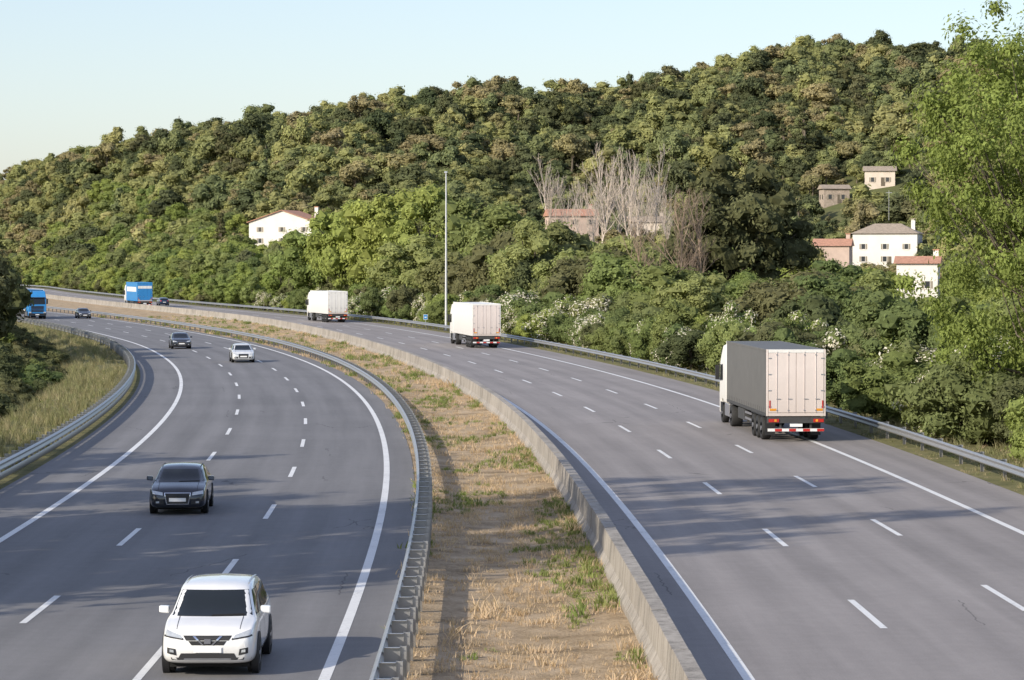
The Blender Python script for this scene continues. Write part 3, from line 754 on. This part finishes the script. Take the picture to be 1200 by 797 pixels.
def car(name,X,Y,yaw,style,paint,plate=True):
    st=STY[style]; e=empty(name,(X,Y,0.006),yaw)
    rows=chaikin(np.array(st['st']),2)
    secs=[]
    for (y,zb,zbelt,zt,wb,wr) in rows:
        dz=zt-zbelt; k=min(.09,.45*dz)
        sec=np.array([(0,zb),(.84*wb,zb),(.975*wb,zb+.09),(wb,zb+.42*(zbelt-zb)),(.985*wb,zb+.78*(zbelt-zb)),(.955*wb,zbelt),(max(wr,.955*wb-.03-.0*dz),zbelt+.02+min(.03,dz*.2)),(wr+.02,zt-k),(wr*.84,zt-.1*k),(0,zt+.015)])
        sec=chaikin(sec,2); secs.append([(x,y,z) for x,z in sec])
    full=[]
    for s in secs: full.append(s+[(-x,y,z) for x,y,z in s[-2:0:-1]])
    m=len(full[0]); V=[p for s in full for p in s]
    F=[(j*m+i,j*m+(i+1)%m,(j+1)*m+(i+1)%m,(j+1)*m+i) for j in range(len(full)-1) for i in range(m)]
    F+=[tuple(range(m)),tuple(range((len(full)-1)*m,len(full)*m))[::-1]]
    b=B(); b.add(V,F,paint,True); body=b.make('body',e)
    me=body.data; 
    bvh=BVHTree.FromPolygons([v.co.copy() for v in me.vertices],[list(p.vertices) for p in me.polygons])
    det={}
    def patch(part,corn,axis,mat,off=.008,nu=12,nv=6):
        if part not in det: det[part]=B()
        D={'front':Vector((0,-1,0)),'rear':Vector((0,1,0)),'right':Vector((-1,0,0)),'left':Vector((1,0,0)),'top':Vector((0,0,-1))}[axis]
        G=[];last=None
        for j in range(nv+1):
            for i in range(nu+1):
                u=i/nu;v=j/nv
                a0=Vector(corn[0])*(1-u)+Vector(corn[1])*u; a1=Vector(corn[3])*(1-u)+Vector(corn[2])*u; q=a0*(1-v)+a1*v
                if axis in('front','rear'): o=Vector((q.x,0,q.y))
                elif axis=='top': o=Vector((q.x,q.y,0))
                else: o=Vector((0,q.x,q.y))
                hit=bvh.ray_cast(o-D*6,D)
                if hit[0] is None: p=last if last else o
                else: p=hit[0]-D*off
                last=p; G.append(tuple(p))
        F=[(j*(nu+1)+i,j*(nu+1)+i+1,(j+1)*(nu+1)+i+1,(j+1)*(nu+1)+i) for j in range(nv) for i in range(nu)]
        det[part].add(G,F,mat,True)
    def both(part,corn,axis,mat,**k):
        patch(part,corn,axis,mat,**k)
        if axis in('front','rear','top'): patch(part,[(-x,z) for x,z in corn],axis,mat,**k)
        else: patch(part,corn,'left',mat,**k)
    z0,z1,w0,w1=st['ws']; s0,s1=st['sw']
    patch('windscreen',[(-w0,z0),(w0,z0),(w1,z1),(-w1,z1)],'front',M['glass'],off=.012)
    patch('rear_window',[(-w0+.05,z0+.04),(w0-.05,z0+.04),(w1,z1-.06),(-w1,z1-.06)],'rear',M['glass'],off=.012)
    both('side_windows',[(1.02,s0),(.02,s0),(.02,s1),(.46,s1-.02)],'right',M['glass'])
    both('side_windows',[(-.05,s0),(-1.0,s0+.01),(-1.0,s1),(-.05,s1)],'right',M['glass'])
    both('side_windows',[(-1.06,s0+.01),(-1.6,s0+.12),(-1.45,s1-.04),(-1.06,s1-.01)],'right',M['glass'])
    for yy in (.98,-.02,-1.03): both('door_seams',[(yy,.36),(yy+.018,.36),(yy+.018,s0-.03),(yy,s0-.03)],'right',M['black'],off=.004,nu=1)
    both('bonnet_seam',[(.60,1.25),(.612,1.25),(.60,2.0),(.588,2.0)],'top',M['black'],off=.004,nu=1)
    both('door_handles',[(.12,s0-.13),(.3,s0-.13),(.3,s0-.1),(.12,s0-.1)],'right',M['chrome'],off=.02,nu=2,nv=1)
    both('door_handles',[(-.88,s0-.12),(-.7,s0-.12),(-.7,s0-.09),(-.88,s0-.09)],'right',M['chrome'],off=.02,nu=2,nv=1)
    both('sill',[(-.95,.25),(.95,.25),(.95,.33),(-.95,.33)],'right',M['dark'],off=.01)
    both('tail_lights',[(.5,.78),(.78,.76),(.76,.92),(.5,.92)],'rear',M['red'],off=.012)
    if plate: patch('rear_plate',[(-.26,.55),(.26,.55),(.26,.66),(-.26,.66)],'rear',M['plate'],off=.015)
    if style=='suv':
        patch('grille',[(-.40,.70),(.40,.70),(.46,.79),(-.46,.79)],'front',M['dark'],off=.006)
        patch('grille',[(-.30,.61),(.30,.61),(.36,.69),(-.36,.69)],'front',M['dark'],off=.006)
        for sg in (-1,1):
            patch('grille_chrome',[(sg*.07,.615),(sg*.10,.615),(sg*.28,.78),(sg*.23,.78)],'front',M['chrome'],off=.02)
        patch('grille_chrome',[(-.06,.64),(.06,.64),(.06,.73),(-.06,.73)],'front',M['chrome'],off=.028,nu=2,nv=2)
        patch('bumper_intake',[(-.56,.345),(.56,.345),(.50,.46),(-.50,.46)],'front',M['dark'],off=.006)
        both('headlights',[(.47,.735),(.80,.79),(.79,.885),(.52,.80)],'front',M['lamp'],off=.014)
        both('headlight_bezel',[(.45,.71),(.83,.765),(.82,.80),(.46,.745)],'front',M['dark'],off=.010,nv=2)
        both('fog_lights',[(.58,.42),(.76,.46),(.76,.57),(.60,.54)],'front',M['dark'],off=.008)
        both('fog_lights',[(.63,.475),(.71,.485),(.71,.535),(.64,.525)],'front',M['lamp'],off=.018,nu=3,nv=3)
        patch('lower_cladding',[(-.80,.335),(.80,.335),(.82,.38),(-.82,.38)],'front',M['dark'],off=.004)
        patch('skid_plate',[(-.45,.345),(.45,.345),(.43,.362),(-.43,.362)],'front',M['rim'],off=.02)
        patch('front_plate',[(-.26,.475),(.26,.475),(.26,.585),(-.26,.585)],'front',M['plate'],off=.03)
    else:
        patch('grille_surround',[(-.34,.33),(.34,.33),(.41,.69),(-.41,.69)],'front',M['chrome'],off=.006)
        patch('grille',[(-.32,.35),(.32,.35),(.385,.675),(-.385,.675)],'front',M['dark'],off=.014)
        patch('front_plate',[(-.26,.42),(.26,.42),(.26,.53),(-.26,.53)],'front',M['plate'],off=.03)
        both('headlights',[(.45,.61),(.79,.655),(.78,.755),(.46,.70)],'front',M['lamp'],off=.012)
        both('intake',[(.42,.33),(.70,.34),(.72,.46),(.42,.45)],'front',M['dark'],off=.01)
        both('fog_lights',[(.56,.37),(.66,.375),(.66,.43),(.56,.43)],'front',M['lamp'],off=.022,nu=2,nv=2)
    patch('wiper',[(-.62,z0+.015),(.0,z0+.01),(.0,z0+.028),(-.62,z0+.04)],'front',M['black'],off=.03,nv=1)
    both('roof_rails',[(.60,-1.4),(.63,-1.4),(.63,.2),(.60,.2)],'top',M['rim'] if style=='suv' else M['dark'],off=.03,nu=2)
    for p,bb in det.items(): bb.make(p,e)
    mb=B(); W2=.90 if style=='suv' else .88
    for sg in (-1,1):
        x0,x1=sorted((sg*(W2-.02),sg*(W2+.17))); zz=s0-.01
        V=[(x0,.78,zz),(x1,.80,zz+.02),(x1,.66,zz+.02),(x0,.62,zz),(x0,.76,zz+.14),(x1,.77,zz+.15),(x1,.67,zz+.15),(x0,.62,zz+.14)]
        mb.add(V,[(0,3,2,1),(4,5,6,7),(0,1,5,4),(1,2,6,5),(2,3,7,6),(3,0,4,7)],paint)
    mb.make('mirrors',e,bevel=.025)
    y1,y2,r=st['wh']; k=0
    for yy in (y1,y2):
        for sg in (-1,1):
            k+=1; w=B(); xo=sg*(W2-.10)
            w.cyl((sg*(W2-.055),yy,r+.02),'x',r+.065,.13,M['black'] if style!='suv' else M['dark'],32)
            t=.115
            w.lathe_x((xo+sg*.005,yy,r),[(-t,r*.62),(-t,r*.93),(-t*.8,r),(t*.8,r),(t,r*.93),(t,r*.66)],M['tyre'])
            w.cyl((xo+sg*.07,yy,r),'x',r*.66,.08,M['black'],24)
            w.lathe_x((xo+sg*.1,yy,r),[(-.01,r*.68),(.018,r*.68),(.018,r*.61),(-.01,r*.6)],M['rim'])
            w.cyl((xo+sg*.112,yy,r),'x',r*.16,.02,M['rim'],12)
            for s in range(5):
                a=2*math.pi*s/5+.3; ca,sa=math.cos(a),math.sin(a); px=xo+sg*.108
                pts=[]
                for rr,hw in ((r*.12,.035),(r*.64,.028)):
                    for h_ in (-hw,hw): pts.append((px+sg*.012,yy+rr*ca-h_*sa,r+rr*sa+h_*ca))
                w.add(pts,[(0,1,3,2)],M['rim'])
            w.make('wheel_%d'%k,e)
    u=B(); u.box(-.75,.75,-1.9,1.85,.16,.28,M['black']); u.make('underbody',e)
    return e

def wheelT(b,x,y,r=.5,w=.32,sg=1,steer=False):
    t=w/2
    b.lathe_x((x,y,r),[(-t,r*.55),(-t,r*.93),(-t*.8,r),(t*.8,r),(t,r*.93),(t,r*.58)],M['tyre'])
    b.cyl((x+sg*(t-.12),y,r),'x',r*.58,.04,M['rim'],20)
    b.cyl((x+sg*(t-.04),y,r),'x',r*.22,.12,M['rim'],14)
def truck(name,X,Y,yaw,side,door,cabm,topm=None,stripe=None,rigid=False,Ht=4.0):
    e=empty(name,(X,Y,.006),yaw); L0=13.6; w=1.275
    b=B(); b.box(-w,w,.05,L0,1.22,Ht-.02,side); b.make('trailer_box',e,bevel=.03)
    if topm:
        b=B(); b.box(-w+.01,w-.01,.06,L0-.01,Ht-.018,Ht+.0,topm); b.make('trailer_roof',e)
    f=B(); fm=M['twhite'] if side is not M['tblue'] else M['tblue']
    grey=side is M['tgrey']
    for sg in (-1,1):
        x0,x1=sorted((sg*(w-.06),sg*(w+.015)))
        f.box(x0,x1,.12,L0-.12,Ht-.09,Ht+.012,M['tgrey'] if grey else fm)
        f.box(x0,x1,.12,L0-.12,1.10,1.24,M['chassis'] if grey else fm)
        f.box(x0,x1,-.03,.10,1.12,Ht+.008,fm if not grey else M['tcream'])
        f.box(x0,x1,L0-.1,L0+.01,1.12,Ht+.008,fm)
    f.box(-w+.07,w-.07,-.03,.08,Ht-.14,Ht+.006,fm); f.box(-w+.07,w-.07,-.03,.08,1.12,1.26,M['tcream'])
    f.make('trailer_frame',e,bevel=.01)
    if grey:
        c=B()
        for i in range(22):
            yy=.45+i*.6
            for sg in (-1,1):
                x0,x1=sorted((sg*w,sg*(w+.006))); c.box(x0,x1,yy,yy+.04,1.16,1.45,M['chassis'])
        c.make('curtain_straps',e)
    d=B(); d.box(-w+.075,-.008,-.05,.04,1.27,Ht-.15,door); d.box(.008,w-.075,-.05,.04,1.27,Ht-.15,door); d.make('rear_doors',e,bevel=.012)
    h=B()
    for x in (-.85,-.35,.35,.85):
        h.cyl((x,-.064,(1.2+Ht)/2),'z',.011,Ht-1.35,door,8)
        for zz in (1.35,Ht-.25): h.box(x-.03,x+.03,-.075,-.05,zz,zz+.05,M['rim'])
        h.box(x-.02,x+.16,-.08,-.066,1.85,1.88,M['rim'])
    for sg in (-1,1):
        for zz in (1.5,2.2,2.9,3.6):
            x0,x1=sorted((sg*(w-.20),sg*(w-.06))); h.box(x0,x1,-.06,-.045,zz,zz+.05,M['rim'])
    h.make('door_gear',e)
    r=B(); r.box(-w+.02,w-.02,-.02,.12,.82,1.08,M['chassis']); 
    r.box(-w+.05,w-.05,.0,.1,.45,.58,M['twhite'])
    n=8
    for i in range(n):
        x0=-w+.05+i*(2*w-.1)/n; r.box(x0+.003,x0+(2*w-.1)/n-.003,-.012,-.001,.46,.57,M['red'] if i%2 else M['rwhite'])
    for sg in (-1,1):
        x0,x1=sorted((sg*.75,sg*1.2)); r.box(x0,x1,-.05,-.021,.86,1.0,M['red']); r.box(sg*.9-.05,sg*.9+.05,-.06,-.051,.88,.98,M['amber'])
        x0,x1=sorted((sg*.78,sg*1.22)); r.box(x0,x1,.9,.93,.25,1.1,M['dark'])
        x0,x1=sorted((sg*.62,sg*.70)); r.box(x0,x1,.11,.2,.5,.82,M['chassis'])
    r.box(-.27,.27,-.06,-.02,.66,.79,M['plate']); r.box(-w+.12,-w+.42,-.062,-.052,1.35,1.45,M['amber']); r.box(w-.42,w-.12,-.062,-.052,1.35,1.45,M['amber'])
    for xx in (-1.15,1.15): r.box(xx-.03,xx+.03,-.064,-.0525,1.47,1.8,M['red'])
    r.make('underrun_bar',e)
    c=B(); c.box(-.45,.45,.13,L0-1.0,.95,1.12,M['chassis']); c.box(-w+.05,w-.05,7.6,9.8,.55,1.05,M['chassis']) 
    for sg in (-1,1):
        x0,x1=sorted((sg*.6,sg*.72)); c.box(x0,x1,10.3,10.45,.3,1.1,M['chassis'])
        x0,x1=sorted((sg*1.18,sg*1.21)); c.box(x0,x1,5.4,7.5,.62,.72,M['rim']); c.box(x0,x1,5.4,7.5,.88,.98,M['rim'])
    c.box(-.4,.4,10.5,16.2,.6,.94,M['chassis']); c.make('chassis',e)
    wb=B()
    for yy in (2.0,3.31,4.62):
        for sg in (-1,1): wheelT(wb,sg*1.05,yy,.5,.38,sg)
    for sg in (-1,1):
        wheelT(wb,sg*1.0,12.1,.5,.52,sg); wheelT(wb,sg*1.08,15.55,.5,.32,sg)
    wb.make('wheels',e)
    m=B()
    for sg in (-1,1):
        x0,x1=sorted((sg*.85,sg*1.24)); m.box(x0,x1,1.3,5.3,1.03,1.08,M['dark'])
        x0,x1=sorted((sg*.8,sg*1.24)); m.box(x0,x1,11.5,12.7,1.03,1.08,M['dark']); m.box(x0,x1,12.95,14.5,.4,1.0,M['rim'])
    m.make('mudguards',e,bevel=.03)
    k=B(); k.extr([(14.1,1.0),(15.0,1.0),(15.1,1.12),(16.0,1.12),(16.1,.45),(16.52,.45),(16.58,1.3),(16.5,2.0),(16.28,2.95),(16.0,3.2),(15.2,3.75),(14.2,3.85),(14.1,3.7)],-1.24,1.24,cabm)
    k.make('cab',e,bevel=.07)
    g=B()
    g.add([(-1.08,16.525,2.02),(1.08,16.525,2.02),(1.02,16.315,2.9),(-1.02,16.315,2.9)],[(0,1,2,3)],M['glass'])
    g.add([(-1.1,16.30,2.98),(1.1,16.30,2.98),(1.1,16.52,2.90),(-1.1,16.52,2.90)],[(0,1,2,3)],M['dark'])
    for i in range(5): g.box(-.85,.85,16.56-.0,16.61,1.0+i*.17,1.11+i*.17,M['dark'])
    g.box(-1.2,1.2,16.5,16.62,.48,.78,M['dark']); g.box(-.26,.26,16.62,16.64,.55,.66,M['plate'])
    for sg in (-1,1):
        x0,x1=sorted((sg*.82,sg*1.16)); g.box(x0,x1,16.56,16.63,.82,.98,M['lamp'])
        g.add([(sg*1.247,15.25,2.05),(sg*1.247,16.35,2.0),(sg*1.247,16.15,2.8),(sg*1.247,15.25,2.85)],[(0,1,2,3)],M['glass'])
        x0,x1=sorted((sg*1.26,sg*1.46)); g.box(x0,x1,16.35,16.5,2.05,2.75,M['dark'])
        x0,x1=sorted((sg*1.2,sg*1.30)); g.box(x0,x1,16.3,16.38,2.76,2.82,M['dark'])
        x0,x1=sorted((sg*1.245,sg*1.262)); g.box(x0,x1,15.2,15.95,.55,1.0,M['dark'])
    g.make('cab_details',e)
    if stripe:
        s_=B()
        for sg in (-1,1):
            x0,x1=sorted((sg*w,sg*(w+.012))); s_.box(x0,x1,1.5,12.5,2.7,3.5,stripe)
        s_.box(-w+.1,w-.1,-.064,-.052,3.25,3.7,stripe); s_.make('livery_band',e)
    return e
car('white_suv',-5.72,56.4,yaw_of(L,56,True),'suv',M['wpaint'])
car('black_hatchback_car',-10.4,91.3,yaw_of(L,90,True)+.02,'hatch',M['bpaint'])
car('silver_car',-21.1,226.5,yaw_of(L,226,True),'hatch',M['spaint'])
car('dark_grey_car',-30.0,262,yaw_of(L,262,True),'hatch',M['gpaint'])
car('navy_car',-59.3,401,yaw_of(L,401,True),'hatch',M['gpaint'])
car('blue_car',-62.6,520,yaw_of(R,520),'hatch',M['blpaint'])
truck('curtain_side_truck',12.3,125.5,yaw_of(R,130),M['tgrey'],M['tcream'],M['twhite'],topm=M['tgrey'])
truck('white_box_truck',-2.3,262,yaw_of(R,268),M['twhite'],M['tcream'],M['twhite'])
truck('white_box_truck',-22.4,373,yaw_of(R,380),M['twhite'],M['twhite'],M['twhite'])
truck('blue_truck',-62.5,494,yaw_of(R,494),M['tblue'],M['tblue'],M['twhite'],stripe=M['twhite'],Ht=4.3)
p=L.pt(414,-8.9); truck('blue_lorry',float(p[0]),float(p[1]),yaw_of(L,408,True),M['tblue2'],M['tblue2'],M['tblue'])

# ------------------------------------------------------------------ street furniture
def lamp(X,Y,h):
    e=empty('street_lamp',(X,Y,-.3)); b=B(); b.cyl((0,0,h/2),'z',.16,h,M['pole'],14,r2=.07); b.make('pole',e)
    a=B(); a.cyl((-.0,-.45,h+.02),'y',.045,1.1,M['pole'],10); a.make('arm',e)
    hd=B(); hd.extr([(-1.7,h),(-1.0,h-.04),(-.9,h+.08),(-1.1,h+.17),(-1.6,h+.12)],-.17,.17,M['pole']); hd.make('luminaire',e,bevel=.03)
    f=B(); f.box(-.22,.22,-.22,.22,0,.35,M['conc']); f.make('footing',e,bevel=.02)
p=R.pt(325,15.0); lamp(float(p[0]),float(p[1]),18.1)
def sign(X,Y,yaw):
    e=empty('traffic_sign',(X,Y,-.2),yaw); b=B(); b.cyl((0,0,.9),'z',.04,1.8,M['galv'],10); b.make('post',e)
    s=B(); s.box(-.22,.22,-.05,-.02,1.2,1.75,M['tblue']); s.box(-.25,.25,-.045,-.015,1.17,1.78,M['rwhite']); s.box(-.12,.12,-.056,-.05,1.4,1.5,M['rwhite']); s.make('panel',e)
p=R.pt(341,15.2); sign(float(p[0]),float(p[1]),0)
a=B(); a.cyl((88,678,21.0),'z',.04,7,M['pole'],8); a.box(87.3,88.7,677.9,678.1,23.9,24.0,M['pole']); a.make('rooftop_aerial')

# ------------------------------------------------------------------ light, sky, camera
el=math.radians(26); az=Vector((-.77,-.64)).normalized()
Sd=Vector((az.x*math.cos(el),az.y*math.cos(el),math.sin(el)))
sl=bpy.data.lights.new('sun','SUN'); sl.energy=5.0; sl.angle=math.radians(.5); sl.color=(1,.91,.76)
so=bpy.data.objects.new('sun',sl); LINK.objects.link(so); so.rotation_euler=Sd.to_track_quat('Z','Y').to_euler()
w=bpy.data.worlds.new('World'); S.world=w; w.use_nodes=True; nt=w.node_tree; nt.nodes.clear()
sk=nt.nodes.new('ShaderNodeTexSky'); sk.sky_type='NISHITA'; sk.sun_disc=False; sk.sun_elevation=el; sk.sun_rotation=math.atan2(Sd.x,Sd.y)%(2*math.pi)
sk.air_density=1.0; sk.dust_density=1.0; sk.ozone_density=1.5; sk.altitude=100
# pale haze, added to the clear-sky model
tc=nt.nodes.new('ShaderNodeTexCoord'); sx=nt.nodes.new('ShaderNodeSeparateXYZ'); nt.links.new(tc.outputs['Generated'],sx.inputs[0])
zz=mathn(nt,'MAXIMUM',sx.outputs[2],0.0)
hz=mathn(nt,'MULTIPLY_ADD',zz,.25,1.0)
cb=nt.nodes.new('ShaderNodeCombineXYZ')
for i in range(3): nt.links.new(hz,cb.inputs[i])
hcol=mixc(nt,1.0,(1.25,1.25,1.7),cb.outputs[0],'MULTIPLY')
add=mixc(nt,1.0,sk.outputs[0],hcol,'ADD')
bg=nt.nodes.new('ShaderNodeBackground'); bg.inputs[1].default_value=.137
wo=nt.nodes.new('ShaderNodeOutputWorld'); nt.links.new(add,bg.inputs[0]); nt.links.new(bg.outputs[0],wo.inputs[0])
cam=bpy.data.cameras.new('camera'); cam.lens=102; cam.sensor_width=36; cam.clip_end=8000; cam.clip_start=.5
co=bpy.data.objects.new('camera',cam); LINK.objects.link(co); co.location=(0,0,7.8); co.rotation_euler=(math.radians(90-1.542),0,0)
S.camera=co
S.view_settings.view_transform='Standard'; S.view_settings.look='None'; S.view_settings.exposure=0
print('done',time.time()-T0)
